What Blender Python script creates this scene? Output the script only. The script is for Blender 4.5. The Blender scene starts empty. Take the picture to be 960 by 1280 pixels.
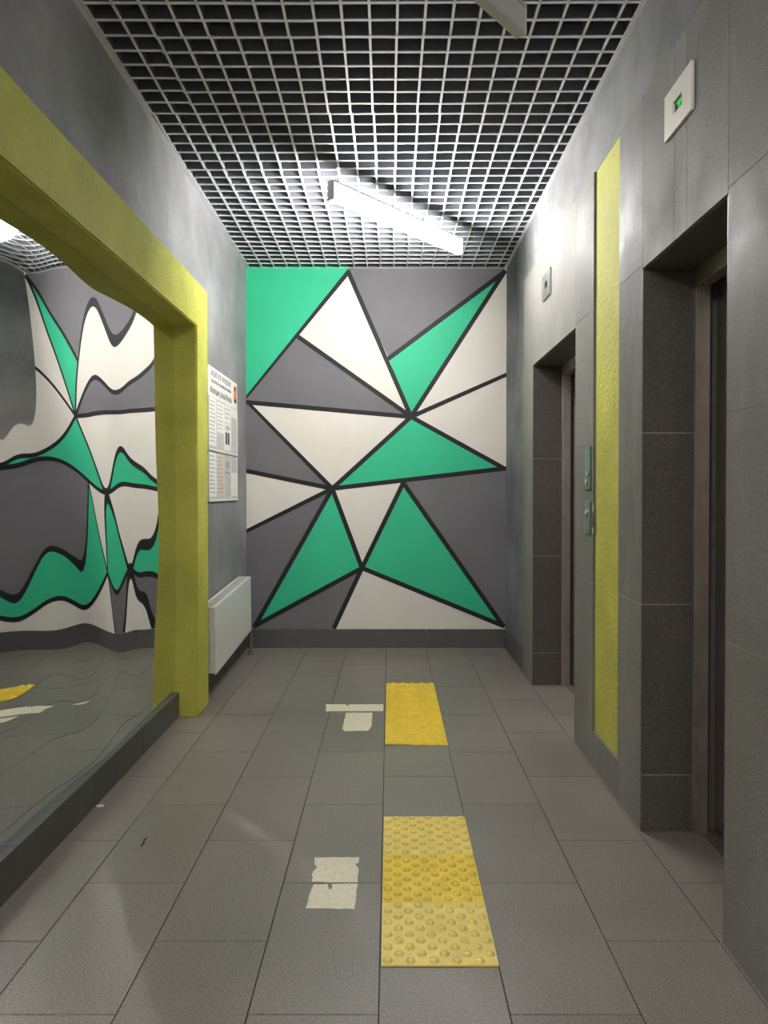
import bpy, bmesh, math, random
from mathutils import Vector, Matrix, Euler

# ------------------------------------------------------------------ camera, world, exposure
S = bpy.context.scene
C = S.collection
W, H = 960, 1280
F, CAMZ, PITCH = 975.0, 1.194, math.radians(0.8)
VPX, VPY = 487.0, 615.0                                   # vanishing point of the corridor
cd = bpy.data.cameras.new('camera')
cam = bpy.data.objects.new('camera', cd)
C.objects.link(cam)
cam.location = (0, 0, CAMZ)
cam.rotation_euler = (math.pi / 2 - PITCH, 0, 0)
cd.sensor_fit = 'VERTICAL'
cd.sensor_height = 36.0
cd.lens = F / H * 36.0
SX = -(VPX - W / 2)
SY = -((H / 2 - VPY) - F * math.tan(PITCH))
cd.shift_x = SX / H
cd.shift_y = SY / H
cd.clip_start = 0.02
S.camera = cam

world = bpy.data.worlds.new('world')
S.world = world
world.use_nodes = True
world.node_tree.nodes['Background'].inputs[0].default_value = (1.0, 0.98, 0.95, 1)
world.node_tree.nodes['Background'].inputs[1].default_value = 0.25
S.view_settings.view_transform = 'Standard'
S.view_settings.look = 'None'
S.view_settings.gamma = 1.0
S.view_settings.use_curve_mapping = False
S.view_settings.exposure = 1.5
LAMP_POWER = 42.0
S.cycles.blur_glossy = 0.1


def ray(px, py):
    dx = (px - W / 2 + SX) / F
    dy = -(py - H / 2 - SY) / F
    d = Vector((dx, dy, -1.0))
    d.rotate(Euler((math.pi / 2 - PITCH, 0, 0)))
    return d


def on_x(px, py, x):
    d = ray(px, py); t = x / d.x
    return Vector((x, d.y * t, CAMZ + d.z * t))


def on_y(px, py, y):
    d = ray(px, py); t = y / d.y
    return Vector((d.x * t, y, CAMZ + d.z * t))


def on_z(px, py, z=0.0):
    d = ray(px, py); t = (z - CAMZ) / d.z
    return Vector((d.x * t, d.y * t, z))


# ------------------------------------------------------------------ main measures (metres)
XL, XF, XM = -1.096, -1.017, -1.14       # left wall, yellow frame front, mirror
XR, XRC = 0.8825, 0.896                  # right cladding front, right stucco plane
YB, YN = 5.97, -2.6                      # mural wall, wall behind the viewer
ZC = 2.9                                 # underside of the lattice ceiling
ZS = 3.25                                # slab above it


# ------------------------------------------------------------------ materials
def srgb(r, g, b):
    f = lambda c: (c / 255 / 12.92) if c / 255 <= 0.04045 else ((c / 255 + 0.055) / 1.055) ** 2.4
    return (f(r), f(g), f(b), 1)


def base_mat(name, col, rough=0.5, metal=0.0, spec=0.5):
    m = bpy.data.materials.new(name)
    m.use_nodes = True
    b = m.node_tree.nodes['Principled BSDF']
    b.inputs['Base Color'].default_value = col if len(col) == 4 else (*col, 1)
    b.inputs['Roughness'].default_value = rough
    b.inputs['Metallic'].default_value = metal
    b.inputs['Specular IOR Level'].default_value = spec
    return m, m.node_tree, b


def noise(nt, scale, detail=3, rough=0.55, stretch=None):
    g = nt.nodes.new('ShaderNodeNewGeometry')
    n = nt.nodes.new('ShaderNodeTexNoise')
    n.inputs['Scale'].default_value = scale
    n.inputs['Detail'].default_value = detail
    n.inputs['Roughness'].default_value = rough
    if stretch:
        mp = nt.nodes.new('ShaderNodeMapping')
        mp.inputs['Scale'].default_value = stretch
        nt.links.new(g.outputs['Position'], mp.inputs['Vector'])
        nt.links.new(mp.outputs['Vector'], n.inputs['Vector'])
    else:
        nt.links.new(g.outputs['Position'], n.inputs['Vector'])
    return n.outputs['Fac']


def ramp(nt, fac, stops):
    r = nt.nodes.new('ShaderNodeValToRGB')
    els = r.color_ramp.elements
    while len(els) < len(stops):
        els.new(0.5)
    for e, (p, c) in zip(els, stops):
        e.position = p
        e.color = c if len(c) == 4 else (*c, 1)
    nt.links.new(fac, r.inputs['Fac'])
    return r.outputs['Color']


def mix(nt, fac, a, b, mode='MIX'):
    m = nt.nodes.new('ShaderNodeMix')
    m.data_type = 'RGBA'; m.blend_type = mode
    for s, v in ((m.inputs[0], fac), (m.inputs[6], a), (m.inputs[7], b)):
        if hasattr(v, 'links') or isinstance(v, bpy.types.NodeSocket):
            nt.links.new(v, s)
        else:
            s.default_value = v
    return m.outputs[2]


def bump(nt, b, hgt, strength, dist=0.01):
    n = nt.nodes.new('ShaderNodeBump')
    n.inputs['Strength'].default_value = strength
    n.inputs['Distance'].default_value = dist
    nt.links.new(hgt, n.inputs['Height'])
    nt.links.new(n.outputs['Normal'], b.inputs['Normal'])


def sc(c, k):
    return (c[0] * k, c[1] * k, c[2] * k, 1)


def stucco(name, col, rough=0.75, fine=160, strength=0.35, var=0.16, coarse=0.0, spec=0.3):
    m, nt, b = base_mat(name, col, rough, spec=spec)
    big = noise(nt, 1.8, 5, 0.65)
    c = ramp(nt, big, [(0.3, sc(col, 1 - var)), (0.7, sc(col, 1 + var))])
    sm = noise(nt, fine, 2)
    c2 = ramp(nt, sm, [(0.3, (0.86, 0.86, 0.86)), (0.7, (1.0, 1.0, 1.0))])
    nt.links.new(mix(nt, 1.0, c, c2, 'MULTIPLY'), b.inputs['Base Color'])
    h = sm
    if coarse:
        cn = noise(nt, 45, 4, 0.6)
        ad = nt.nodes.new('ShaderNodeMath'); ad.operation = 'MULTIPLY_ADD'
        nt.links.new(cn, ad.inputs[0]); ad.inputs[1].default_value = coarse
        nt.links.new(sm, ad.inputs[2])
        h = ad.outputs[0]
    bump(nt, b, h, strength, 0.004)
    return m


def granite(name, col, rough, speck=0.35, scale=420, smear=0.0, tone=0.1, spec=0.5):
    m, nt, b = base_mat(name, col, rough, spec=spec)
    n = noise(nt, scale, 2, 0.7)
    c = ramp(nt, n, [(0.32, sc(col, 1 - speck)), (0.52, col), (0.72, sc(col, 1 + 1.3 * speck))])
    oi = nt.nodes.new('ShaderNodeObjectInfo')
    t = ramp(nt, oi.outputs['Random'], [(0, (1 - tone,) * 3), (1, (1.0,) * 3)])
    c = mix(nt, 1.0, c, t, 'MULTIPLY')
    big = noise(nt, 2.2, 5, 0.7)
    c = mix(nt, 1.0, c, ramp(nt, big, [(0.3, (0.84, 0.84, 0.83)), (0.65, (1, 1, 1))]), 'MULTIPLY')
    if smear:
        sm = noise(nt, 3.0, 6, 0.72, (1, 1.4, 0.45))
        f = ramp(nt, sm, [(0.5, (0, 0, 0)), (0.75, (smear,) * 3)])
        c = mix(nt, f, c, (0.34, 0.33, 0.31, 1))
    nt.links.new(c, b.inputs['Base Color'])
    rr = ramp(nt, big, [(0.3, (rough * 0.8,) * 3), (0.7, (min(1, rough * 1.25),) * 3)])
    nt.links.new(rr, b.inputs['Roughness'])
    bump(nt, b, n, 0.06, 0.002)
    return m


def plain(name, col, rough=0.5, metal=0.0, var=0.06, scale=20, spec=0.5):
    m, nt, b = base_mat(name, col, rough, metal, spec)
    n = noise(nt, scale, 4)
    nt.links.new(ramp(nt, n, [(0.3, sc(col, 1 - var)), (0.7, sc(col, 1 + var))]), b.inputs['Base Color'])
    return m


def painted(name, col, var=0.05):
    m, nt, b = base_mat(name, col, 0.6, spec=0.35)
    n = noise(nt, 3.0, 5, 0.65)
    c = ramp(nt, n, [(0.3, sc(col, 1 - var)), (0.7, sc(col, 1 + var))])
    scf = noise(nt, 14, 6, 0.75, (1, 1, 0.5))
    f = ramp(nt, scf, [(0.62, (0, 0, 0)), (0.8, (0.35,) * 3)])
    c = mix(nt, f, c, sc(col, 0.72))
    nt.links.new(c, b.inputs['Base Color'])
    bump(nt, b, noise(nt, 120, 2), 0.12, 0.003)
    return m


def steel(name, col, rough=0.35):
    m, nt, b = base_mat(name, col, rough, 0.9)
    n = noise(nt, 30, 4, 0.6, (1, 8, 0.4))
    nt.links.new(ramp(nt, n, [(0.3, sc(col, 0.85)), (0.7, sc(col, 1.12))]), b.inputs['Base Color'])
    nt.links.new(ramp(nt, n, [(0.3, (rough * 0.85,) * 3), (0.7, (rough * 1.2,) * 3)]), b.inputs['Roughness'])
    return m


M = {}
M['grey_stucco'] = stucco('grey_stucco', (0.27, 0.27, 0.277, 1), 0.6, 150, 0.25, 0.3)
M['worn_plaster'] = stucco('worn_grey_plaster', (0.19, 0.19, 0.192, 1), 0.65, 150, 0.3, 0.45)
M['yellow'] = stucco('yellow_stucco', (0.60, 0.59, 0.105, 1), 0.7, 130, 0.9, 0.2, coarse=2.2)
M['floor'] = granite('floor_granite', (0.25, 0.222, 0.195, 1), 0.40, 0.42, 210, tone=0.06)
M['grout'] = plain('dark_grout', (0.035, 0.033, 0.03, 1), 0.9)
M['wgrout'] = plain('wall_grout', (0.11, 0.105, 0.10, 1), 0.9)
M['pgrout'] = plain('pale_grout', (0.42, 0.41, 0.38, 1), 0.9)
M['cladding'] = granite('wall_granite', (0.235, 0.223, 0.207, 1), 0.57, 0.34, 220, smear=0.5, spec=0.13)
M['reveal'] = granite('reveal_granite', (0.108, 0.095, 0.084, 1), 0.45, 0.42, 210)
M['skirting'] = granite('skirting_granite', (0.105, 0.10, 0.095, 1), 0.45, 0.2, 330)
M['green'] = painted('mural_green', (0.035, 0.50, 0.265, 1))
M['cream'] = painted('mural_cream', (0.74, 0.70, 0.63, 1), 0.03)
M['mgrey'] = painted('mural_grey', (0.165, 0.158, 0.17, 1), 0.08)
M['black'] = painted('mural_black', (0.012, 0.013, 0.014, 1))
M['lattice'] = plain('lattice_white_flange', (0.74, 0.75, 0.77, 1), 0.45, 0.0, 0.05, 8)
M['lattice_shade'] = plain('lattice_shaded_web', (0.165, 0.175, 0.20, 1), 0.5, 0.0, 0.06, 8)  # webs darker than the flange: shade inside the cells put into the colour
M['slab'] = plain('void_slab', (0.035, 0.037, 0.043, 1), 0.9)
M['white'] = plain('white_enamel', (0.88, 0.87, 0.84, 1), 0.22, 0, 0.02)
M['grille'] = plain('grille_enamel', (0.62, 0.60, 0.55, 1), 0.4, 0, 0.05)
M['white_plastic'] = plain('white_plastic', (0.72, 0.72, 0.70, 1), 0.4, 0, 0.03)
M['housing'] = plain('lamp_housing', (0.62, 0.62, 0.61, 1), 0.4, 0, 0.03)
M['steel'] = steel('brushed_steel', (0.42, 0.39, 0.36, 1), 0.48)
M['dsteel'] = steel('door_steel', (0.40, 0.35, 0.31, 1), 0.5)
M['plate'] = steel('plate_steel', (0.42, 0.44, 0.42, 1), 0.3)
M['cplate'] = plain('cream_plate', (0.78, 0.74, 0.66, 1), 0.4, 0, 0.05)
M['screen'] = plain('dark_display', (0.008, 0.012, 0.012, 1), 0.15)
M['teal_film'] = plain('teal_protective_film', (0.20, 0.255, 0.225, 1), 0.3, 0.3, 0.12, 60)
M['paper'] = plain('paper', (0.80, 0.79, 0.75, 1), 0.7, 0, 0.03)
M['bpaper'] = plain('beige_paper', (0.66, 0.55, 0.46, 1), 0.7, 0, 0.05)
M['gpaper'] = plain('grey_paper', (0.52, 0.52, 0.50, 1), 0.7, 0, 0.05)
M['ink'] = plain('ink', (0.03, 0.03, 0.035, 1), 0.7)
M['lightink'] = plain('light_ink', (0.30, 0.30, 0.30, 1), 0.7)
M['redink'] = plain('red_emblem', (0.45, 0.06, 0.025, 1), 0.6)
M['orangeink'] = plain('orange_emblem', (0.75, 0.30, 0.08, 1), 0.6)
M['pinkink'] = plain('pink_print', (0.62, 0.38, 0.36, 1), 0.7)
M['tactile'] = plain('tactile_rubber', (0.92, 0.66, 0.05, 1), 0.42, 0, 0.10, 14)
M['tactile_pale'] = plain('tactile_rubber_pale', (0.92, 0.72, 0.17, 1), 0.42, 0, 0.10, 14)
M['pipe'] = plain('grey_pipe', (0.16, 0.155, 0.15, 1), 0.5)
M['chip'] = plain('chipped_core', (0.72, 0.69, 0.64, 1), 0.8)


def emit_mat(name, col, strength):
    m = bpy.data.materials.new(name); m.use_nodes = True
    nt = m.node_tree
    nt.nodes.remove(nt.nodes['Principled BSDF'])
    e = nt.nodes.new('ShaderNodeEmission')
    e.inputs[0].default_value = col; e.inputs[1].default_value = strength
    nt.links.new(e.outputs[0], nt.nodes['Material Output'].inputs[0])
    return m


M['lit'] = emit_mat('lit_diffuser', (1.0, 0.985, 0.955, 1), LAMP_POWER)
M['arrow'] = emit_mat('green_arrow', (0.08, 0.6, 0.1, 1), 0.35)


def tape_mat():
    m, nt, b = base_mat('worn_tape', (0.74, 0.70, 0.56, 1), 0.6)
    n = noise(nt, 60, 5, 0.7)
    s = noise(nt, 150, 3, 0.6)
    c = ramp(nt, n, [(0.3, (0.80, 0.74, 0.54)), (0.65, (0.94, 0.89, 0.70))])
    f = ramp(nt, s, [(0.61, (0, 0, 0)), (0.67, (0.75,) * 3)])
    nt.links.new(mix(nt, f, c, (0.22, 0.19, 0.14, 1)), b.inputs['Base Color'])
    return m


M['tape'] = tape_mat()


def mirror_mat():
    m, nt, b = base_mat('mirror_film', (0.82, 0.825, 0.82, 1), 0.03, 1.0)
    n = noise(nt, 5, 6, 0.7)
    nt.links.new(ramp(nt, n, [(0.35, (0.006,) * 3), (0.75, (0.022,) * 3)]), b.inputs['Roughness'])
    return m


M['mirror'] = mirror_mat()


# ------------------------------------------------------------------ mesh helpers
def link(name, me, mat, parent=None):
    o = bpy.data.objects.new(name, me)
    C.objects.link(o)
    if mat is not None and not me.materials:
        me.materials.append(M[mat] if isinstance(mat, str) else mat)
    if parent is not None:
        o.parent = parent
    return o


def box_data(boxes):
    vs, fs = [], []
    for (x0, x1, y0, y1, z0, z1) in boxes:
        i = len(vs)
        vs += [(x0, y0, z0), (x1, y0, z0), (x1, y1, z0), (x0, y1, z0),
               (x0, y0, z1), (x1, y0, z1), (x1, y1, z1), (x0, y1, z1)]
        fs += [tuple(i + k for k in f) for f in
               ((0, 3, 2, 1), (4, 5, 6, 7), (0, 1, 5, 4), (1, 2, 6, 5), (2, 3, 7, 6), (3, 0, 4, 7))]
    return vs, fs


def boxes(name, bl, mat, parent=None, bevel=0.0, seg=2):
    me = bpy.data.meshes.new(name)
    vs, fs = box_data(bl)
    me.from_pydata(vs, [], fs)
    if bevel:
        bm = bmesh.new(); bm.from_mesh(me)
        bmesh.ops.bevel(bm, geom=list(bm.edges), offset=bevel, segments=seg, affect='EDGES')
        bm.to_mesh(me); bm.free()
    me.update()
    return link(name, me, mat, parent)


def box(name, x0, x1, y0, y1, z0, z1, mat, parent=None, bevel=0.0, seg=2):
    """A box whose origin sits at the centre of its base."""
    cx, cy = (x0 + x1) / 2, (y0 + y1) / 2
    o = boxes(name, [(x0 - cx, x1 - cx, y0 - cy, y1 - cy, 0, z1 - z0)], mat, parent, bevel, seg)
    o.location = (cx, cy, z0)
    return o


def tag(o, label, cat, group=None):
    o['label'] = label; o['category'] = cat
    if group:
        o['group'] = group
    return o


def struct(o):
    o['kind'] = 'structure'
    return o


def empty(name, loc=(0, 0, 0)):
    o = bpy.data.objects.new(name, None)
    o.empty_display_size = 0.05
    C.objects.link(o)
    o.location = loc
    return o


def prism(name, pts, axis, a0, a1, mat, parent=None):
    """Extrude a polygon given as 3-D points along an axis from offset a0 to a1."""
    n = len(pts)
    d = Vector(axis)
    vs = [tuple(Vector(p) + d * a0) for p in pts] + [tuple(Vector(p) + d * a1) for p in pts]
    fs = [tuple(range(n)), tuple(range(2 * n - 1, n - 1, -1))]
    fs += [(i, i + n, (i + 1) % n + n, (i + 1) % n) for i in range(n)]
    me = bpy.data.meshes.new(name)
    me.from_pydata(vs, [], fs)
    bm = bmesh.new(); bm.from_mesh(me)
    bmesh.ops.recalc_face_normals(bm, faces=bm.faces)
    bm.to_mesh(me); bm.free()
    return link(name, me, mat, parent)


def tube(name, pts, r, mat, parent=None, n=10):
    cu = bpy.data.curves.new(name, 'CURVE'); cu.dimensions = '3D'
    sp = cu.splines.new('POLY'); sp.points.add(len(pts) - 1)
    for p, q in zip(sp.points, pts):
        p.co = (*q, 1)
    cu.bevel_depth = r; cu.bevel_resolution = max(1, n // 4); cu.use_fill_caps = True
    tmp = bpy.data.objects.new('tmp', cu); C.objects.link(tmp)
    dg = bpy.context.evaluated_depsgraph_get()
    me = bpy.data.meshes.new_from_object(tmp.evaluated_get(dg))
    bpy.data.objects.remove(tmp); bpy.data.curves.remove(cu)
    me.materials.clear()
    return link(name, me, mat, parent)


def text_mesh(name, body, size, mat, parent=None, width=None):
    cu = bpy.data.curves.new(name, 'FONT'); cu.body = body; cu.size = size
    cu.extrude = 0.0003
    tmp = bpy.data.objects.new('tmp', cu); C.objects.link(tmp)
    dg = bpy.context.evaluated_depsgraph_get()
    me = bpy.data.meshes.new_from_object(tmp.evaluated_get(dg))
    bpy.data.objects.remove(tmp); bpy.data.curves.remove(cu)
    me.materials.clear()
    if width and len(me.vertices):
        w = max(v.co.x for v in me.vertices)
        for v in me.vertices:
            v.co.x *= width / w
    return link(name, me, mat, parent)


# ================================================================== STRUCTURE
# ---- floor: slab of grout and the laid granite tiles (300 x 600, running bond)
floor = struct(boxes('floor', [(-1.35, 1.3, YN - 0.1, YB + 0.1, -0.12, -0.004)], 'grout'))
JX0, TW, TL, G = -0.025, 0.30, 0.60, 0.0016
PH = {0: 2.058, 1: 1.766}
tile_mesh = {}
XFL, XFR = -1.13, 1.09
for k in range(-4, 4):
    a, b = JX0 + k * TW, JX0 + (k + 1) * TW
    if k == 3:
        b = XFR
    a, b = max(a, XFL), min(b, XFR)
    ph = PH[k % 2]
    j = math.floor((YN - ph) / TL)
    while ph + j * TL < YB:
        y0, y1 = max(ph + j * TL, YN), min(ph + (j + 1) * TL, YB)
        j += 1
        if y1 - y0 < 0.02:
            continue
        key = (round(b - a, 3), round(y1 - y0, 3))
        w, l = (b - a) / 2 - G, (y1 - y0) / 2 - G
        if key not in tile_mesh:
            me = bpy.data.meshes.new('floor_tile')
            vs, fs = box_data([(-w, w, -l, l, -0.012, 0.0)])
            me.from_pydata(vs, [], fs)
            me.materials.append(M['floor'])
            tile_mesh[key] = me
        t = bpy.data.objects.new('tile', tile_mesh[key]); C.objects.link(t)
        t.parent = floor
        t.location = ((a + b) / 2, (y0 + y1) / 2, 0)

# ---- wall behind the mural and the painted facets on it
wall_back = struct(boxes('wall_back', [(-1.3, 1.25, YB, YB + 0.15, -0.1, ZS)], 'mgrey'))


def MP(px, py):
    return on_y(px, py, YB)


zt, zb = ZC + 0.03, 0.13
TLc = Vector((XL, YB, zt)); TRc = Vector((XRC, YB, zt))
BLc = Vector((XL, YB, zb)); BRc = Vector((XRC, YB, zb))
P = dict(P1=(435.4, 340), P2=(370.8, 419.6), P3=(307.5, 495), P3b=(308.5, 503), N1=(513.8, 521), P5=(486, 448),
         P6=(630.5, 340), P7=(632.5, 469), P8=(630.5, 585.6), N2=(415.4, 610.7), P9=(307.5, 589),
         P10=(308, 663), P11=(504, 603.5), N3=(452.5, 710), P12=(319, 782), P13=(418, 784), P14=(628.5, 782))
P = {k: MP(*v) for k, v in P.items()}


def ext(a, b, x=None, z=None):
    """Point on line a->b where X (or Z) reaches the given value."""
    t = (x - a.x) / (b.x - a.x) if x is not None else (z - a.z) / (b.z - a.z)
    return a + (b - a) * t


top1 = Vector((P['P1'].x, YB, zt))
L3 = Vector((XL, YB, P['P3'].z)); L3b = Vector((XL, YB, P['P3b'].z)); L9 = Vector((XL, YB, P['P9'].z))
L10 = ext(P['N2'], P['P10'], x=XL)
R6 = Vector((P['P6'].x, YB, zt)); R7 = ext(P['N1'], P['P7'], x=XRC); R8 = ext(P['N1'], P['P8'], x=XRC)
B12 = ext(P['N2'], P['P12'], z=zb); B13 = ext(P['N3'], P['P13'], z=zb); B14 = ext(P['P11'], P['P14'], z=zb)
N1, N2, N3 = P['N1'], P['N2'], P['N3']
facets = [('green', [TLc, top1, P['P1'], P['P2'], L3]),
          ('cream', [P['P1'], P['P5'], N1, P['P2']]),
          ('mgrey', [P['P2'], N1, L3b, L3]),
          ('mgrey', [top1, R6, P['P6'], P['P5'], P['P1']]),
          ('green', [P['P6'], N1, P['P5']]),
          ('cream', [R6, TRc, R7, N1, P['P6']]),
          ('cream', [N1, R7, R8]),
          ('green', [N1, R8, P['P8'], P['P11'], N2]),
          ('cream', [L3b, N1, N2]),
          ('mgrey', [L3b, N2, L9]),
          ('cream', [L9, N2, L10]),
          ('mgrey', [L10, N2, B12, BLc]),
          ('green', [N2, N3, P['P12'], B12]),
          ('cream', [N2, P['P11'], N3]),
          ('green', [P['P11'], P['P14'], N3]),
          ('mgrey', [P['P11'], P['P8'], R8, BRc, B14]),
          ('mgrey', [P['P12'], N3, B13, B12]),
          ('cream', [N3, P['P14'], B14, B13])]
for mt, pts in facets:
    prism('mural_facet', pts, (0, -1, 0), -0.001, 0.0012, mt, wall_back)


def mline(a, b, w=0.034, e=0.012, lift=0.0025):
    d = (b - a).normalized(); n = Vector((-d.z, 0, d.x)) * (w / 2)
    a2, b2 = a - d * e, b + d * e
    pts = [a2 + n, b2 + n, b2 - n, a2 - n]
    for p in pts:
        p.x = min(max(p.x, XL), XRC); p.z = min(max(p.z, zb), zt)
    prism('mural_line', pts, (0, -1, 0), 0, lift, 'black', wall_back)


for i, (a, b) in enumerate([('P3', 'P1'), ('P1', 'N1'), ('P2', 'N1'), ('P3b', 'N1'), ('P5', 'P6'), ('P6', 'N1'),
                            ('P7', 'N1'), ('N1', 'P8'), ('N1', 'N2'), ('N2', 'P8'), ('P3b', 'N2'), ('P9', 'N2'),
                            ('P10', 'N2'), ('N2', 'P12'), ('N2', 'N3'), ('P11', 'N3'), ('P11', 'P14'),
                            ('N3', 'P14'), ('N3', 'P12'), ('N3', 'P13')]):
    mline(P[a], P[b], lift=0.0022 + 0.00006 * i)

# ---- left wall with the niche that holds the mirror
MY0, MY1, MZ0, MZ1 = 0.79, 4.13, 0.13, 2.07
wall_left = struct(boxes('wall_left', [
    (-1.3, XL, YN, YB, MZ1 + 0.1, ZS),
    (-1.3, XL, MY1 + 0.1, YB, -0.1, MZ1 + 0.1),
    (-1.3, XL, YN, MY0 - 0.1, -0.1, MZ1 + 0.1),
    (-1.3, XM - 0.03, MY0 - 0.1, MY1 + 0.1, -0.1, MZ1 + 0.1)], 'grey_stucco'))


def stucco_frame():
    y0, y1 = MY0 - 0.24, MY1 + 0.24
    zt_ = 2.312
    out = [(y0, 0.0), (y0, zt_), (y1, zt_), (y1, 0.0), (MY1, 0.0), (MY1, MZ1), (MY0, MZ1), (MY0, 0.0)]
    bm = bmesh.new()
    xb = XM - 0.028
    for quad in ((0, 1, 6, 7), (1, 2, 5, 6), (2, 3, 4, 5)):
        bm.faces.new([bm.verts.new((XF, *out[i])) for i in quad])
    bmesh.ops.remove_doubles(bm, verts=bm.verts, dist=1e-5)
    r = bmesh.ops.extrude_face_region(bm, geom=list(bm.faces))
    for v in [g for g in r['geom'] if isinstance(g, bmesh.types.BMVert)]:
        v.co.x = xb
    bmesh.ops.recalc_face_normals(bm, faces=bm.faces)
    sharp = [e for e in bm.edges if len(e.link_faces) == 2 and e.calc_face_angle(0) > 0.5
             and all(abs(v.co.x - XF) < 1e-4 for v in e.verts)]
    bmesh.ops.bevel(bm, geom=sharp, offset=0.006, segments=2, affect='EDGES')
    me = bpy.data.meshes.new('stucco_frame'); bm.to_mesh(me); bm.free()
    return link('stucco_frame', me, 'yellow', wall_left)


stucco_frame()

# ---- right wall: core with two lift openings, cladding panels, yellow strip
OP = [(2.045, 2.73), (3.71, 4.81)]       # openings along the corridor
ZO, XD, XJ = 1.985, 1.13, 1.06           # opening height, door leaf, end of the stone reveal
TT = 0.016
cores = []
ys = [YN, OP[0][0], OP[0][1], OP[1][0], OP[1][1], YB]
XG = XR + TT - 0.003
for i in (0, 2, 4):
    cores.append((XG if i < 4 else XRC, 1.3, ys[i] - (0 if i == 0 else -0.015), ys[i + 1] - (0.015 if i < 4 else 0), -0.1, ZO + 0.015))
cores.append((XG + 0.002, 1.3, YN, 5.16, ZO + 0.015, 2.575))
cores.append((XRC, 1.3, 5.15, YB, ZO + 0.01, 2.575))
cores.append((XRC, 1.3, YN, YB, 2.575, ZS))
wall_right = struct(boxes('wall_right', cores, 'wgrout'))
# grey plaster skins: above the cladding, and between cladding and mural
boxes('plaster', [(XRC - 0.004, XRC + 0.02, YN, YB, 2.577, ZS), (XRC - 0.004, XRC + 0.02, 5.152, YB, 0.0, 2.577)],
      'worn_plaster', wall_right)
g = 0.0014


def panel(y0, y1, z0, z1, mat='cladding'):
    o = box('panel', XR, XR + TT, y0 + g, y1 - g, z0 + g, z1 - g, mat, wall_right)
    return o


ZJ = [0.0, 0.165, 0.80, 1.40, ZO + 0.0, 2.577]
YY0, YY1 = 3.01, 3.385                    # yellow strip


def column(y0, y1, zs):
    for a, b in zip(zs[:-1], zs[1:]):
        panel(y0, y1, a, b)
    for z in zs[1:-1]:
        boxes('grout_line', [(XR + 0.0012, XR + TT, y0 + g, y1 - g, z - g * 0.95, z + g * 0.95)], 'pgrout', wall_right)


column(4.81, 5.15, ZJ)
column(3.385, 3.71, ZJ)
column(2.73, 3.01, ZJ)
yy = OP[0][0]
while yy > YN:
    column(max(yy - 0.6, YN), yy, ZJ)
    yy -= 0.6
for a, b in ((4.56, 4.81), (3.98, 4.56), (3.71, 3.98)):
    panel(a, b, ZO - TT + 0.003, 2.577)
for a, b in ((2.43, 2.73), (2.33, 2.43), (2.045, 2.33)):
    panel(a, b, ZO - TT + 0.003, 2.577)
panel(YY0, YY1, 0, 0.155)
box('stucco_strip', XR + 0.010, XR + 0.03, YY0, YY1, 0.155, 2.575, 'yellow', wall_right)
# stone reveals and soffits of the lift openings
for (a, b) in OP:
    for z0, z1 in zip((0.0, 0.2, 0.8, 1.4), (0.2, 0.8, 1.4, ZO - TT)):
        box('reveal_panel', XR + 0.0005, XJ, b - 0.003, b + 0.014, z0 + g, z1 - g, 'reveal', wall_right)
        box('reveal_panel', XR + 0.0005, XJ, a - 0.014, a + 0.003, z0 + g, z1 - g, 'reveal', wall_right)
    for z in (0.2, 0.8, 1.4):
        boxes('grout_line', [(XR + 0.002, XJ - 0.001, b - 0.002, b + 0.01, z - g * 0.95, z + g * 0.95)], 'pgrout', wall_right)
    box('soffit_panel', XR + TT + 0.0005, XJ, a, b, ZO - TT, ZO - 0.0005, 'reveal', wall_right)

# ---- lift doors
for n, (a, b) in enumerate(OP):
    d = struct(empty('door_%d' % (n + 1), (XD, (a + b) / 2, 0)))
    cy = (a + b) / 2

    def dbox(name, x0, x1, y0, y1, z0, z1, mat, parent=d, bevel=0.0):
        o = boxes(name, [(x0 - XD, x1 - XD, y0 - cy, y1 - cy, z0, z1)], mat, parent, bevel, 1)
        return o
    dbox('jamb', XJ, 1.112, b - 0.02, b + 0.01, 0, ZO - TT - 0.06, 'steel', bevel=0.002)
    dbox('jamb', XJ, 1.112, a - 0.01, a + 0.02, 0, ZO - TT - 0.06, 'steel', bevel=0.002)
    dbox('header', XJ, 1.112, a - 0.01, b + 0.01, ZO - TT - 0.06, ZO - 0.001, 'steel', bevel=0.002)
    nl = 2
    for i in range(nl):
        y0, y1 = a - 0.02 + i * (b - a + 0.04) / nl, a - 0.02 + (i + 1) * (b - a + 0.04) / nl
        dbox('leaf', XD + 0.018 * i * (1 if n == 0 else 0), XD + 0.02 + 0.018 * i * (1 if n == 0 else 0), y0 + 0.002, y1 - 0.002, 0.012, ZO - 0.03, 'dsteel', bevel=0.003)
    dbox('sill', 1.092, 1.25, a - 0.01, b + 0.01, -0.01, 0.004, 'dsteel')
    dbox('sill_edge', 1.088, 1.092, a - 0.01, b + 0.01, -0.01, 0.005, 'plate')
    dbox('shaft', 1.29, 1.32, a - 0.06, b + 0.06, -0.1, ZO + 0.1, 'wgrout')

# ---- wall behind the viewer
wall_front = struct(boxes('wall_front', [(-1.3, 1.3, YN - 0.15, YN, -0.1, ZS)], 'grey_stucco'))

# ---- skirting of stone strips
def skirting(name, segs):
    e = struct(empty(name))
    for (x0, x1, y0, y1, h) in segs:
        box('tile', x0, x1, y0, y1, 0.0, h, 'skirting', e)
    return e


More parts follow.
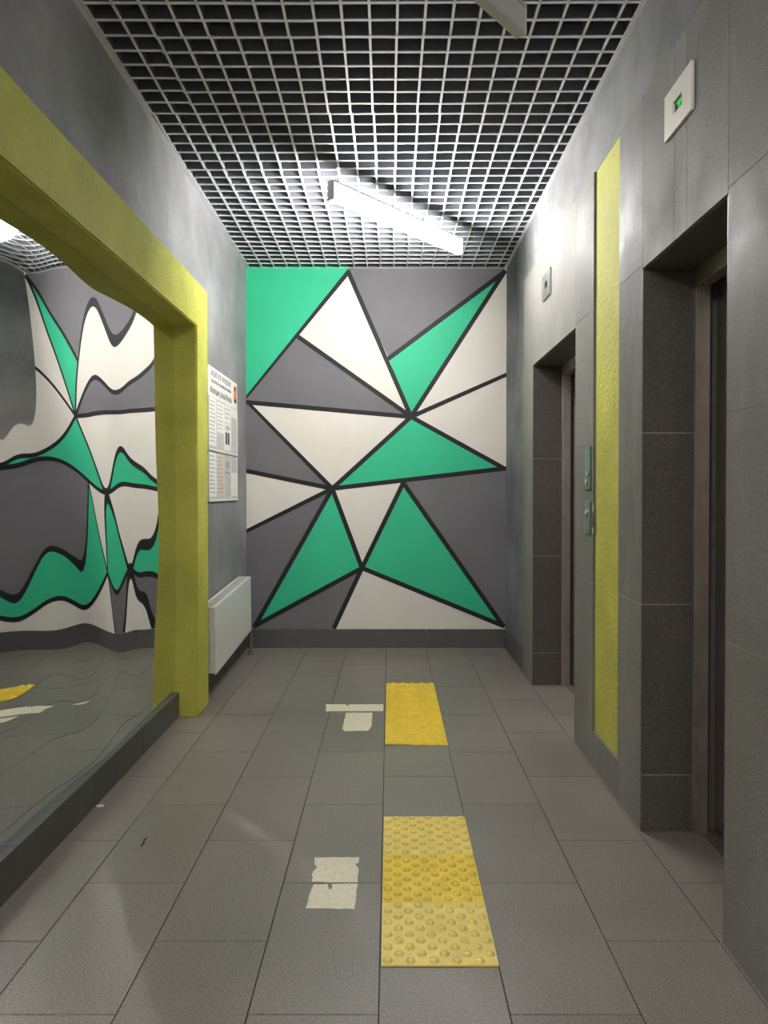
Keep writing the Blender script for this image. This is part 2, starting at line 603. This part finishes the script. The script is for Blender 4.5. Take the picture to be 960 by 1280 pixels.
bj = [XL + 0.001]
for px in (342, 437, 534, 628):
    bj.append(MP(px, 800).x)
bj.append(XRC - 0.005)
skirting('baseboard_back', [(a + 0.001, b - 0.001, YB - 0.014, YB - 0.0025, 0.143) for a, b in zip(bj[:-1], bj[1:]) if b - a > 0.02])
seg = []
y = MY1
while y > MY0 + 0.01:
    y2 = max(y - 0.6, MY0)
    seg.append((XM - 0.028, XM + 0.022, y2 + 0.0008, y - 0.0008, MZ0))
    y = y2
y = YB - 0.016
while y > MY1 + 0.25:
    y2 = max(y - 0.6, MY1 + 0.242)
    seg.append((XL + 0.0005, XL + 0.012, y2 + 0.0008, y - 0.0008, 0.143))
    y = y2
skirting('baseboard_left', seg)
skirting('baseboard_right', [(XR + 0.0005, XRC - 0.0045, 5.153, 5.55, 0.15), (XR + 0.0005, XRC - 0.0045, 5.552, YB - 0.016, 0.15)])

# ---- ceiling: dark slab, aluminium lattice hung below it in 600 mm modules
ceiling = struct(boxes('ceiling', [(-1.3, 1.3, YN - 0.15, YB + 0.15, ZS, ZS + 0.1)], 'slab'))
random.seed(4)
SH, SW = 0.05, 0.0095
xs = [XL + 0.012, -0.885, -0.285, 0.315, XRC - 0.012]
yseams = [2.34 + 0.6 * i for i in range(7)]
strip_cache = {}


def strip_mesh(l, along):
    k = (round(l, 3), along)
    if k not in strip_cache:
        me = bpy.data.meshes.new('lattice_strip')
        h, w = l / 2, SW / 2
        q = 0.0 if along == 'x' else 0.0006
        bl = [(-h, h, -w, w, q, q + 0.005), (-h, h, -w * 0.8, w * 0.8, q + 0.005, q + SH)]
        if along == 'y':
            bl = [(b[2], b[3], b[0], b[1], b[4], b[5]) for b in bl]
        vs, fs = box_data(bl); me.from_pydata(vs, [], fs)
        me.materials.append(M['lattice']); me.materials.append(M['lattice_shade'])
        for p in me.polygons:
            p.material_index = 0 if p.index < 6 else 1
        strip_cache[k] = me
    return strip_cache[k]


for yi in range(6):
    y0, y1 = yseams[yi], min(yseams[yi + 1], YB - 0.02)
    for xi in range(4):
        x0, x1 = xs[xi], xs[xi + 1]
        cx, cy = (x0 + x1) / 2, (y0 + y1) / 2
        rz = random.gauss(0, 0.004) * (2.5 if xi == 0 else 1)
        ox, oy, oz = random.gauss(0, 0.0025), random.gauss(0, 0.004), abs(random.gauss(0, 0.002))
        tx, ty = random.gauss(0, 0.003), random.gauss(0, 0.003)
        mod = Matrix.Translation((cx + ox, cy + oy, ZC + oz)) @ Euler((tx, ty, rz)).to_matrix().to_4x4()
        lx, ly = x1 - x0, y1 - y0
        # transverse strips
        for k in range(6):
            yk = y0 + 0.012 + k * 0.1
            if yk > y1 - 0.005:
                continue
            s = bpy.data.objects.new('lattice_strip', strip_mesh(lx + (0.008 if xi < 3 else -0.004), 'x')); C.objects.link(s)
            s.parent = ceiling
            s.matrix_local = mod @ Matrix.Translation((0.006 if xi < 3 else 0.0, yk - cy, 0))
        # strips along the corridor
        nx = max(2, round(lx / 0.1))
        for k in range(nx):
            xk = (x0 + 0.012 + k * 0.1) if xi else (x1 - 0.088 - k * 0.1)
            if xk < x0 - 0.001 or xk > x1:
                continue
            s = bpy.data.objects.new('lattice_strip', strip_mesh(ly + (0.008 if yi < 5 else -0.004), 'y')); C.objects.link(s)
            s.parent = ceiling
            s.matrix_local = mod @ Matrix.Translation((xk - cx, 0.006 if yi < 5 else 0.0, 0))
# the rest of the lattice, over and behind the viewer
rest = []
yk = 2.34 - 0.088
while yk > YN:
    rest.append((XL + 0.01, XRC - 0.01, yk - SW / 2, yk + SW / 2, ZC, ZC + SH)); yk -= 0.1
xk = -0.885 + 0.012 - 0.2
while xk < XRC - 0.01:
    rest.append((xk - SW / 2, xk + SW / 2, YN, 2.33, ZC + 0.0006, ZC + SH + 0.0006)); xk += 0.1
rest2 = [(a, b, c_, d_, e_, e_ + 0.005) for (a, b, c_, d_, e_, f_) in rest]
nf = 6 * len(rest2)
rest2 += [(a, b, c_, d_, e_ + 0.005, f_) for (a, b, c_, d_, e_, f_) in rest]
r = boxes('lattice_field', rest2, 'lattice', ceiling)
r.data.materials.append(M['lattice_shade'])
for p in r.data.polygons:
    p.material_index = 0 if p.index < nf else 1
r['kind'] = 'stuff'
for i, (x0, x1) in enumerate(((XL, XL + 0.02), (XRC - 0.024, XRC - 0.004))):
    struct(boxes('trim_%d' % (i + 1), [(x0, x1, YN, YB - 0.004, ZC - 0.0035, ZC - 0.0015),
                                       ((x0, x0 + 0.0015) if i == 0 else (x1 - 0.0015, x1)) + (YN, YB - 0.004, ZC - 0.0015, ZC + 0.025)], 'lattice'))
struct(boxes('trim_3', [(XL + 0.02, XRC - 0.024, YB - 0.02, YB - 0.004, ZC - 0.0035, ZC - 0.0015)], 'lattice'))

# ================================================================== THINGS
# ---- wavy mirror in the niche
# ripples of the thin sheet: cubic B-spline control heights in tenths of a millimetre, rows upward, columns along the wall
RIPPLE = ((12, 13, 10, 3, -7, -14, -14, -5, 9, 25, 38, 50, 62, 72, 75, 68, 54, 36, 19, 4, -8, -15, -15, -7, 8),
        (10, -5, -18, -28, -35, -40, -38, -30, -11, 15, 44, 69, 82, 83, 73, 59, 48, 40, 30, 18, 8, 2, -1, -1, 0),
        (8, -24, -45, -58, -64, -65, -62, -53, -32, 3, 48, 88, 104, 91, 66, 48, 43, 44, 39, 31, 24, 19, 13, 4, -9),
        (6, -41, -73, -89, -92, -87, -81, -73, -54, -14, 49, 108, 123, 93, 53, 35, 38, 46, 45, 42, 42, 38, 27, 9, -17),
        (2, -58, -99, -120, -118, -106, -95, -88, -74, -33, 47, 122, 131, 79, 33, 23, 34, 40, 43, 55, 63, 57, 39, 11, -24),
        (-4, -72, -120, -146, -141, -119, -102, -98, -91, -41, 50, 118, 116, 51, 16, 19, 25, 38, 52, 76, 86, 75, 48, 13, -30),
        (-11, -86, -134, -157, -155, -131, -113, -106, -89, -34, 53, 92, 85, 18, -7, 15, 19, 41, 72, 102, 105, 86, 54, 13, -34),
        (-17, -101, -148, -162, -156, -137, -119, -106, -67, -5, 66, 74, 39, -16, -23, 0, 15, 38, 75, 111, 112, 90, 56, 14, -36),
        (-21, -115, -163, -167, -153, -139, -110, -72, -20, 36, 75, 56, -8, -46, -30, -9, 10, 35, 62, 92, 101, 87, 56, 14, -36),
        (-23, -122, -172, -173, -147, -123, -73, -17, 34, 60, 59, 22, -36, -52, -26, -11, 7, 30, 48, 71, 84, 77, 52, 14, -34),
        (-23, -117, -161, -161, -127, -81, -25, 27, 60, 63, 37, -9, -40, -35, -14, -2, 14, 32, 48, 63, 71, 65, 44, 12, -30),
        (-22, -103, -139, -133, -93, -37, 16, 53, 62, 49, 18, -22, -37, -21, -1, 12, 29, 46, 60, 66, 63, 52, 34, 8, -25),
        (-18, -85, -112, -102, -60, -7, 33, 46, 52, 40, 5, -29, -38, -23, -1, 20, 40, 56, 71, 69, 57, 41, 24, 3, -20),
        (-13, -63, -83, -76, -50, -12, 27, 44, 46, 30, 1, -29, -38, -28, -5, 23, 48, 63, 71, 65, 50, 31, 14, -1, -15),
        (-7, -41, -56, -53, -35, -3, 35, 55, 51, 28, -1, -26, -36, -29, -8, 22, 49, 64, 66, 57, 41, 22, 6, -5, -11),
        (1, -20, -30, -29, -15, 11, 40, 56, 51, 29, 1, -22, -33, -27, -8, 20, 45, 59, 59, 48, 31, 13, -1, -8, -7),
        (10, 0, -6, -4, 7, 25, 44, 54, 48, 29, 3, -18, -28, -24, -7, 17, 40, 52, 51, 39, 21, 4, -8, -11, -4))
RY0, RDY, RZ0, RDZ = 1.97, 0.10, -0.13, 0.16


def bspl(t):
    return ((1 - t) ** 3 / 6, (3 * t ** 3 - 6 * t * t + 4) / 6, (-3 * t ** 3 + 3 * t * t + 3 * t + 1) / 6, t ** 3 / 6)


def mirror_height(y, z):
    k = min(max((y - 1.5) / 0.75, 0.0), 1.0)
    u = (max(y, RY0 + RDY) - RY0) / RDY
    v = (z - RZ0) / RDZ
    i = min(max(math.floor(u), 1), len(RIPPLE[0]) - 3); j = min(max(math.floor(v), 1), len(RIPPLE) - 3)
    bu, bv = bspl(u - i), bspl(v - j)
    h = sum(bv[b] * bu[a] * RIPPLE[j - 1 + b][i - 1 + a] for a in range(4) for b in range(4)) * 1e-4
    return h * k * k * (3 - 2 * k)


def build_mirror():
    ny, nz = 190, 110
    vs, fs = [], []
    y0, y1, z0, z1 = MY0 + 0.002, MY1 - 0.002, MZ0 + 0.001, MZ1 - 0.002
    for j in range(nz + 1):
        for i in range(ny + 1):
            y = y0 + (y1 - y0) * i / ny; z = z0 + (z1 - z0) * j / nz
            vs.append((mirror_height(y, z), y - 2.46, z - z0))
    for j in range(nz):
        for i in range(ny):
            a = j * (ny + 1) + i
            fs.append((a, a + 1, a + ny + 2, a + ny + 1))
    n = len(vs)
    # flat back, so the sheet has a thickness
    c = [(-0.026, y0 - 2.46, 0), (-0.026, y1 - 2.46, 0), (-0.026, y1 - 2.46, z1 - z0), (-0.026, y0 - 2.46, z1 - z0)]
    vs += c
    fs.append((n + 3, n + 2, n + 1, n))
    row = ny + 1

    def rim(c0, c1, idx):                     # own vertices, so the face keeps its own normals
        k = len(vs)
        vs.extend([vs[i] for i in idx])
        fs.append((c0, c1) + tuple(range(k, k + len(idx))))
    rim(n, n + 1, list(range(ny, -1, -1)))
    rim(n + 2, n + 3, [nz * row + i for i in range(0, row)])
    rim(n + 1, n + 2, [j * row + ny for j in range(nz, -1, -1)])
    rim(n + 3, n, [j * row for j in range(0, nz + 1)])
    me = bpy.data.meshes.new('wall_mirror'); me.from_pydata(vs, [], fs)
    for p in me.polygons:
        p.use_smooth = len(p.vertices) == 4 and p.index < ny * nz
    o = link('wall_mirror', me, 'mirror')
    o.location = (XM, 2.46, z0)
    return o


tag(build_mirror(), 'large rippled mirror set inside the yellow stucco frame on the left wall', 'mirror')

# ---- lamps: slim 1.2 m battens hung under the lattice
LD = Vector((0.63, 0.777, 0)).normalized()
LANG = math.atan2(LD.y, LD.x)


def lamp(p0, lit, label, ztop=2.80, ang=None):
    """p0: ground position of the end nearest the viewer; batten runs along LD for 1.2 m."""
    L, w, h = 1.197, 0.046, 0.10
    ang = LANG if ang is None else ang
    mid = Vector((p0[0], p0[1], 0)) + Vector((math.cos(ang), math.sin(ang), 0)) * (L / 2)
    e = empty('ceiling_lamp', (mid.x, mid.y, ztop - h))
    e.rotation_euler = (0, 0, ang)
    tag(e, label, 'lamp', 'battens hung under the lattice ceiling')
    boxes('housing', [(-L / 2, L / 2, -w / 2, w / 2, h - 0.014, h)], 'housing', e, 0.002, 1)
    boxes('diffuser', [(-L / 2 + 0.011, L / 2 - 0.011, -w / 2 + 0.0015, w / 2 - 0.0015, 0.0015, h - 0.0145)], 'lit' if lit else 'white_plastic', e, 0.004, 2)
    boxes('end_cap', [(-L / 2, -L / 2 + 0.0105, -w / 2, w / 2, 0, h - 0.0145)], 'housing', e, 0.002, 1)
    boxes('end_cap', [(L / 2 - 0.0105, L / 2, -w / 2, w / 2, 0, h - 0.0145)], 'housing', e, 0.002, 1)
    for s in (-1, 1):
        tube('hanger_wire', [(s * (L / 2 - 0.05), 0, h), (s * (L / 2 - 0.05), 0, h + 0.11)], 0.0012, 'plate', e, 6)
    return e


lamp((-0.305, 4.04), True, 'lit white batten lamp hanging nearest the painted wall')
lamp((0.435 - LD.x * 1.197, 2.605 - LD.y * 1.197), False, 'unlit white batten lamp cut off by the top edge of the photo')
lamp((-0.31, -2.3), True, 'added fill batten lamp farthest behind the viewer')  # unseen lamp, added to brighten the floor and lower walls
lamp((-0.93, -1.25), True, 'added fill batten lamp along the mirror wall behind the viewer', ang=math.pi / 2)  # added fill, set far left so the upper left wall stays dark

# ---- radiator, hung a little crooked on the left wall
def radiator():
    yn, yf = 4.45, 5.60
    L, Hh, D = yf - yn, 0.385, 0.102
    e = empty('radiator', (XL + 0.0, (yn + yf) / 2, 0.172))
    tilt = math.atan2(0.052, L)
    e.rotation_euler = (tilt, 0, 0)
    tag(e, 'white panel convector radiator hung on the grey wall below the notice board', 'radiator')
    h = L / 2
    boxes('front_panel', [(D - 0.008, D, -h, h, 0, Hh - 0.001)], 'white', e, 0.003, 2)
    boxes('side_panel', [(0.014, D - 0.009, -h, -h + 0.003, 0.01, Hh - 0.001)], 'white', e)
    boxes('side_panel', [(0.014, D - 0.009, h - 0.003, h, 0.01, Hh - 0.001)], 'white', e)
    boxes('back_panel', [(0.014, 0.022, -h + 0.004, h - 0.004, 0.01, Hh - 0.004)], 'white', e)
    boxes('top_frame', [(0.012, 0.026, -h, h, Hh, Hh + 0.006), (D - 0.016, D, -h, h, Hh, Hh + 0.006),
                        (0.0265, D - 0.0165, -h, -h + 0.02, Hh, Hh + 0.006), (0.0265, D - 0.0165, h - 0.02, h, Hh, Hh + 0.006)], 'white', e)
    n = 44
    me = None
    for i in range(n):
        yy = -h + 0.03 + (2 * h - 0.06) * i / (n - 1)
        if me is None:
            o = boxes('grille_slat', [(0.027, D - 0.017, -0.007, 0.007, 0, 0.004)], 'grille', e); me = o.data
        else:
            o = link('grille_slat', me, None, e)
        o.location = (0, yy, Hh + 0.001)
    boxes('bracket', [(0.0005, 0.016, -h + 0.15, -h + 0.19, 0.05, Hh - 0.03)], 'pipe', e)
    boxes('bracket', [(0.0005, 0.016, h - 0.19, h - 0.15, 0.05, Hh - 0.03)], 'pipe', e)
    return e


radiator()
rp = empty('radiator_pipe', (XL + 0.075, 5.72, 0))
tag(rp, 'dark grey pipe rising from the floor at the far end of the radiator', 'pipe')
tube('riser', [(0, 0, 0), (0, 0, 0.26), (0, -0.02, 0.275), (0, -0.115, 0.275)], 0.013, 'pipe', rp, 12)
tube('floor_collar', [(0, 0, 0.0), (0, 0, 0.012)], 0.022, 'pipe', rp, 12)

# ---- notice board with pockets
NB0, NB1 = 4.70, 5.585
nb = empty('notice_board', (XL, (NB0 + NB1) / 2, 1.135))
tag(nb, 'white notice board with printed header and clear pockets beside the yellow column', 'notice board')
cyn = (NB0 + NB1) / 2
nbw = (NB1 - NB0) / 2
boxes('header_panel', [(0.0005, 0.005, -nbw, nbw, 0.645, 0.829)], 'paper', nb)
boxes('backing', [(0.0005, 0.004, -nbw, nbw, 0.0, 0.644)], 'gpaper', nb)


def board_text(body, y0, width, z, size, mat):
    t = text_mesh('lettering', body, size, mat, nb, width)
    t.rotation_euler = (math.pi / 2, 0, math.pi / 2)
    t.location = (0.0052, y0, z)
    return t


board_text('БЮДЖЕТНОЕ УЧРЕЖДЕНИЕ', -nbw + 0.07, 0.60, 0.775, 0.048, 'ink')
board_text('города Москвы, управляющая компания', -nbw + 0.07, 0.60, 0.735, 0.036, 'ink')
board_text('«Жилищник района Митино»', -nbw + 0.04, 0.66, 0.668, 0.062, 'ink')
boxes('emblem', [(0.0052, 0.0062, nbw - 0.11, nbw - 0.03, 0.685, 0.80)], 'redink', nb)
boxes('emblem_shield', [(0.0063, 0.0068, nbw - 0.095, nbw - 0.045, 0.715, 0.77)], 'orangeink', nb)
boxes('emblem_band', [(0.0063, 0.0068, nbw - 0.105, nbw - 0.035, 0.69, 0.71)], 'ink', nb)
for zz in (0.0, 0.313):
    boxes('pocket_rail', [(0.0042, 0.011, -nbw, nbw, zz, zz + 0.014)], 'white_plastic', nb)
for k in range(5):
    yv = -nbw + 0.004 + k * (2 * nbw - 0.008) / 4
    for zz, ztp in ((0.015, 0.31), (0.328, 0.64)):
        boxes('pocket_rib', [(0.0042, 0.0085, yv - 0.003, yv + 0.003, zz, ztp)], 'white_plastic', nb)
boxes('painted_shadow', [(0.0005, 0.0035, -nbw, nbw, -0.006, -0.0005)], 'ink', nb)  # dark ink strip painted in as the shade under the board
# loose printed sheets in the pockets: (column, row, top fraction, bottom fraction, material, label, blocks)
sheets = [
    (0, 1, 1.0, 0.06, 'paper', 'white printed sheet in the upper row, next to the yellow column', 'lines'),
    (1, 1, 0.98, 0.36, 'paper', 'white sheet with faint text in the upper row, second pocket from the column', 'lines'),
    (1, 1, 0.34, 0.03, 'gpaper', 'grey sheet showing below the white one in the second upper pocket', None),
    (2, 1, 1.02, 0.62, 'paper', 'small white slip at the top of the third upper pocket', 'lines'),
    (2, 1, 0.60, 0.03, 'paper', 'sheet with two dark photo strips in the third upper pocket', 'photo'),
    (3, 1, 1.05, 0.80, 'paper', 'white slip hanging over the top of the last upper pocket', None),
    (0, 0, 0.97, 0.05, 'paper', 'white sheet in the lower row, next to the yellow column', 'lines'),
    (1, 0, 0.97, 0.05, 'bpaper', 'beige printed sheet in the lower row of the notice board', 'lines'),
    (2, 0, 0.97, 0.05, 'gpaper', 'grey sheet with a round mark in the third lower pocket', 'photo2'),
    (3, 0, 0.60, 0.05, 'paper', 'blank pale sheet in the last lower pocket, nearest the painted wall', None),
]
pw = (2 * nbw - 0.008) / 4
for c, rw, t, b, mt, lab, kind in sheets:
    y0 = -nbw + 0.004 + c * pw + 0.006
    y1 = y0 + pw - 0.012
    zlo, zhi = (0.328, 0.64) if rw else (0.015, 0.312)
    zb_, zt_ = zlo + (zhi - zlo) * b, zlo + (zhi - zlo) * min(t, 1.0)
    s = boxes('paper_sheet', [(0, 0.0008, (y0 - y1) / 2, (y1 - y0) / 2, 0, zt_ - zb_)], mt)
    s.location = (XL + 0.0044, cyn + (y0 + y1) / 2, 1.135 + zb_)
    tag(s, lab, 'paper', 'sheets in the notice board pockets')
    hh, hw = zt_ - zb_, (y1 - y0) / 2
    if kind == 'lines':
        nn = max(3, int(hh / 0.024))
        bl = []
        for i in range(1, nn):
            zz = hh - i * hh / nn
            bl.append((0.0009, 0.0011, -hw * 0.78, hw * random.uniform(0.3, 0.8), zz, zz + 0.005))
        boxes('print', bl, 'lightink', s)
    elif kind == 'photo':
        boxes('print', [(0.0009, 0.0011, -hw * 0.6, -hw * 0.08, 0.04, 0.12), (0.0009, 0.0011, hw * 0.1, hw * 0.62, 0.04, 0.12)], 'ink', s)
        boxes('heading', [(0.0009, 0.0011, -hw * 0.5, hw * 0.8, 0.14, 0.165)], 'pinkink', s)
    elif kind == 'photo2':
        boxes('print', [(0.0009, 0.0011, -hw * 0.4, hw * 0.4, 0.19, 0.235), (0.0009, 0.0011, -hw * 0.8, hw * 0.7, 0.155, 0.165)], 'lightink', s)

# ---- floor indicators above the lifts
def indicator(y0, y1, z0, z1, mat, label, bright):
    cy_, hw, hh = (y0 + y1) / 2, (y1 - y0) / 2, z1 - z0
    e = empty('floor_indicator', (XR, cy_, z0))
    tag(e, label, 'display', 'floor indicators above the lifts')
    bx = lambda n, a, b, c, d, x0, x1, m, bev=0.0: boxes(n, [(x0, x1, a, b, c, d)], m, e, bev, 1)
    # a frame of four bars around the recessed display
    ww, wh = 0.036, 0.019
    fx0, fx1 = -0.009, -0.0004
    zc = hh * 0.5
    bx('faceplate', -hw, -ww, 0, hh, fx0, fx1, mat)
    bx('faceplate', ww, hw, 0, hh, fx0, fx1, mat)
    bx('faceplate', -ww, ww, 0, zc - wh, fx0, fx1, mat)
    bx('faceplate', -ww, ww, zc + wh, hh, fx0, fx1, mat)
    bx('display', -ww, ww, zc - wh, zc + wh, -0.003, -0.0006, 'screen')
    pts = [(-0.0036, 0.026, zc + 0.012), (-0.0036, -0.024, zc + 0.012), (-0.0036, -0.024, zc + 0.007), (-0.0036, 0.004, zc - 0.013), (-0.0036, 0.012, zc + 0.006)]
    if bright:
        prism('arrow', pts, (1, 0, 0), -0.0002, 0.0004, 'arrow', e)
    else:
        for s in (-1, 1):
            bx('slot', s * hw * 0.62 - 0.012, s * hw * 0.62 + 0.012, hh * 0.2, hh * 0.8, fx0 - 0.0008, fx0 - 0.0001, 'pipe')
    return e


indicator(2.276, 2.496, 2.303, 2.445, 'cplate', 'cream floor indicator with a green arrow above the nearer lift', True)
indicator(4.27, 4.48, 2.28, 2.422, 'plate', 'grey steel floor indicator with a dark window above the farther lift', False)

# ---- call panels
def call_panel(z0, z1, label, slots, lamps):
    e = empty('call_panel', (XR, 3.462, z0))
    tag(e, label, 'call panel', 'lift call panels')
    h = z1 - z0
    boxes('faceplate', [(-0.007, -0.0004, -0.048, 0.048, 0, h)], 'teal_film', e, 0.002, 1)
    for (a, b, c, d) in slots:
        boxes('label_strip', [(-0.0082, -0.0072, a, b, c, d)], 'plate', e)
    for (yy_, zz_) in lamps:
        t = tube('button', [(-0.0125, yy_, zz_), (-0.0072, yy_, zz_)], 0.014, 'steel', e, 16)
        tube('button_face', [(-0.0140, yy_, zz_), (-0.0126, yy_, zz_)], 0.010, 'white_plastic', t, 16)
    for sy in (-0.04, 0.04):
        for sz in (0.008, h - 0.008):
            tube('screw', [(-0.0085, sy, sz), (-0.0072, sy, sz)], 0.003, 'pipe', e, 6)
    return e


call_panel(1.205, 1.394, 'taller green-tinted call panel, upper one beside the yellow strip', [(-0.03, 0.012, 0.10, 0.17)], [(-0.005, 0.035), (-0.02, 0.07)])
call_panel(1.01, 1.153, 'shorter green-tinted call panel, lower one beside the yellow strip', [(-0.03, 0.02, 0.015, 0.05)], [(0.0, 0.09)])
for (y, z, s, m) in ((3.381, 1.125, 0.022, 'chip'), (3.381, 1.06, 0.03, 'grout'), (3.381, 1.03, 0.018, 'chip')):
    pts = []
    random.seed(int(z * 1000))
    for i in range(8):
        a = i / 8 * math.tau; rr = s * random.uniform(0.6, 1.1)
        pts.append((XR - 0.0012, y + math.cos(a) * rr * 0.35, z + math.sin(a) * rr))
    prism('chipped_edge', pts, (1, 0, 0), 0, 0.001, m, wall_right)

# ---- tactile paving
def dome_mesh(mat):
    bm = bmesh.new()
    n, r, h = 12, 0.0132, 0.0068
    rings = [(r, 0), (r * 0.8, h * 0.72), (r * 0.45, h * 0.96)]
    vv = [[bm.verts.new((math.cos(i / n * math.tau) * a, math.sin(i / n * math.tau) * a, z)) for i in range(n)] for a, z in rings]
    for q in range(2):
        for i in range(n):
            bm.faces.new((vv[q][i], vv[q][(i + 1) % n], vv[q + 1][(i + 1) % n], vv[q + 1][i]))
    bm.faces.new(vv[2])
    me = bpy.data.meshes.new('dome'); bm.to_mesh(me); bm.free()
    for p in me.polygons:
        p.use_smooth = True
    me.materials.append(M[mat])
    return me


DOME = {m: dome_mesh(m) for m in ('tactile', 'tactile_pale')}


def tactile(x0, y0, mat, label, group, w=0.296, l=0.298, th=0.004, rag=0.0):
    e = empty('tactile_tile', (x0 + w / 2, y0 + l / 2, 0))
    tag(e, label, 'tactile tile', group)
    nx = 12
    pts = []
    random.seed(9)
    for i in range(nx + 1):
        u = i / nx
        pts.append((-w / 2 + w * u, -l / 2 - (random.uniform(0, 0.012) - 0.02 * (1 - u) if rag else 0), 0.0005))
    pts += [(w / 2, l / 2, 0.0005), (-w / 2, l / 2, 0.0005)]
    prism('base_sheet', pts, (0, 0, 1), 0, th, mat, e)
    for rI in range(10):
        for cI in range(5):
            d = bpy.data.objects.new('dome', DOME[mat]); C.objects.link(d); d.parent = e
            d.location = (-w / 2 + 0.016 + cI * 0.0585 + (0.0292 if rI % 2 else 0), -l / 2 + 0.017 + rI * 0.0294, th + 0.0004)
    return e


xt = JX0 + 0.004
y = 1.945
tactile(xt, y, 'tactile_pale', 'pale yellow tactile tile nearest the viewer, end of the nearer strip', 'nearer tactile strip')
tactile(xt, y + 0.3, 'tactile', 'deep yellow tactile tile in the middle of the nearer strip', 'nearer tactile strip')
tactile(xt, y + 0.6, 'tactile_pale', 'dirty yellow tactile tile at the far end of the nearer strip', 'nearer tactile strip')
for i, s in enumerate(('nearest tile of the farther strip, with a curling torn front edge',
                       'second tile from the viewer in the farther strip',
                       'third tile from the viewer in the farther strip',
                       'last tile of the farther strip, nearest the painted wall')):
    tactile(xt, 3.655 + i * 0.296, 'tactile', 'yellow tactile ' + s, 'farther tactile strip', l=0.2945, rag=1.0 if i == 0 else 0.0)

# ---- worn floor tape
def tape(pixels, label, seed):
    random.seed(seed)
    pts = [on_z(*p) for p in pixels]
    out = []
    for i, p in enumerate(pts):
        q = pts[(i + 1) % len(pts)]
        n = max(1, int((q - p).length / 0.02))
        for k in range(n):
            v = p.lerp(q, k / n)
            out.append(v + Vector((random.uniform(-1, 1), random.uniform(-1, 1), 0)) * 0.0018)
    c = sum(out, Vector()) / len(out)
    o = prism('floor_tape', [v - c for v in out], (0, 0, 1), 0.0002, 0.0009, 'tape')
    o.location = (c.x, c.y, 0)
    tag(o, label, 'tape', 'worn tape on the floor')


tape([(394, 1072), (449, 1071.5), (449, 1078), (443, 1081), (448, 1084), (447.5, 1103), (424, 1103), (411, 1103), (389.5, 1102), (391, 1090), (396, 1084), (392.5, 1080)],
     'worn cream tape patch on the floor, upper of the nearer pair', 1)
tape([(391.5, 1106), (409, 1105.5), (411, 1112), (415, 1111), (415, 1105), (447, 1105), (443.5, 1136.5), (405, 1136), (382, 1136), (386, 1121)],
     'worn cream tape patch on the floor, lower of the nearer pair', 2)
tape([(407.5, 880.5), (432, 880.5), (434, 883), (437, 880.5), (479, 880.5), (479, 889), (406.5, 889), (408, 885)],
     'long narrow cream tape strip beside the farther tactile strip', 3)
tape([(432.5, 891), (465.5, 891), (464, 908), (460, 913.5), (431, 914), (428, 911)],
     'squarish cream tape patch just in front of the narrow strip', 4)

# ---- litter
random.seed(3)
c0 = on_z(126, 1008)
o = prism('paper_scrap', [Vector((math.cos(a) * 0.016 * random.uniform(0.7, 1.1), math.sin(a) * 0.012 * random.uniform(0.7, 1.1), 0)) for a in [i / 9 * math.tau for i in range(9)]],
          (0, 0, 1), 0.0003, 0.004, 'paper')
o.location = c0
tag(o, 'tiny white paper scrap on the floor below the mirror', 'litter')
c0 = on_z(180, 1053)
o = tube('twig', [(0, 0.03, 0.0025), (-0.004, 0.01, 0.0025), (0.002, -0.01, 0.0025), (0.0, -0.03, 0.0025)], 0.0022, 'ink', None, 6)
o.location = c0
tag(o, 'short dark twig on the floor tiles left of the tape', 'litter')
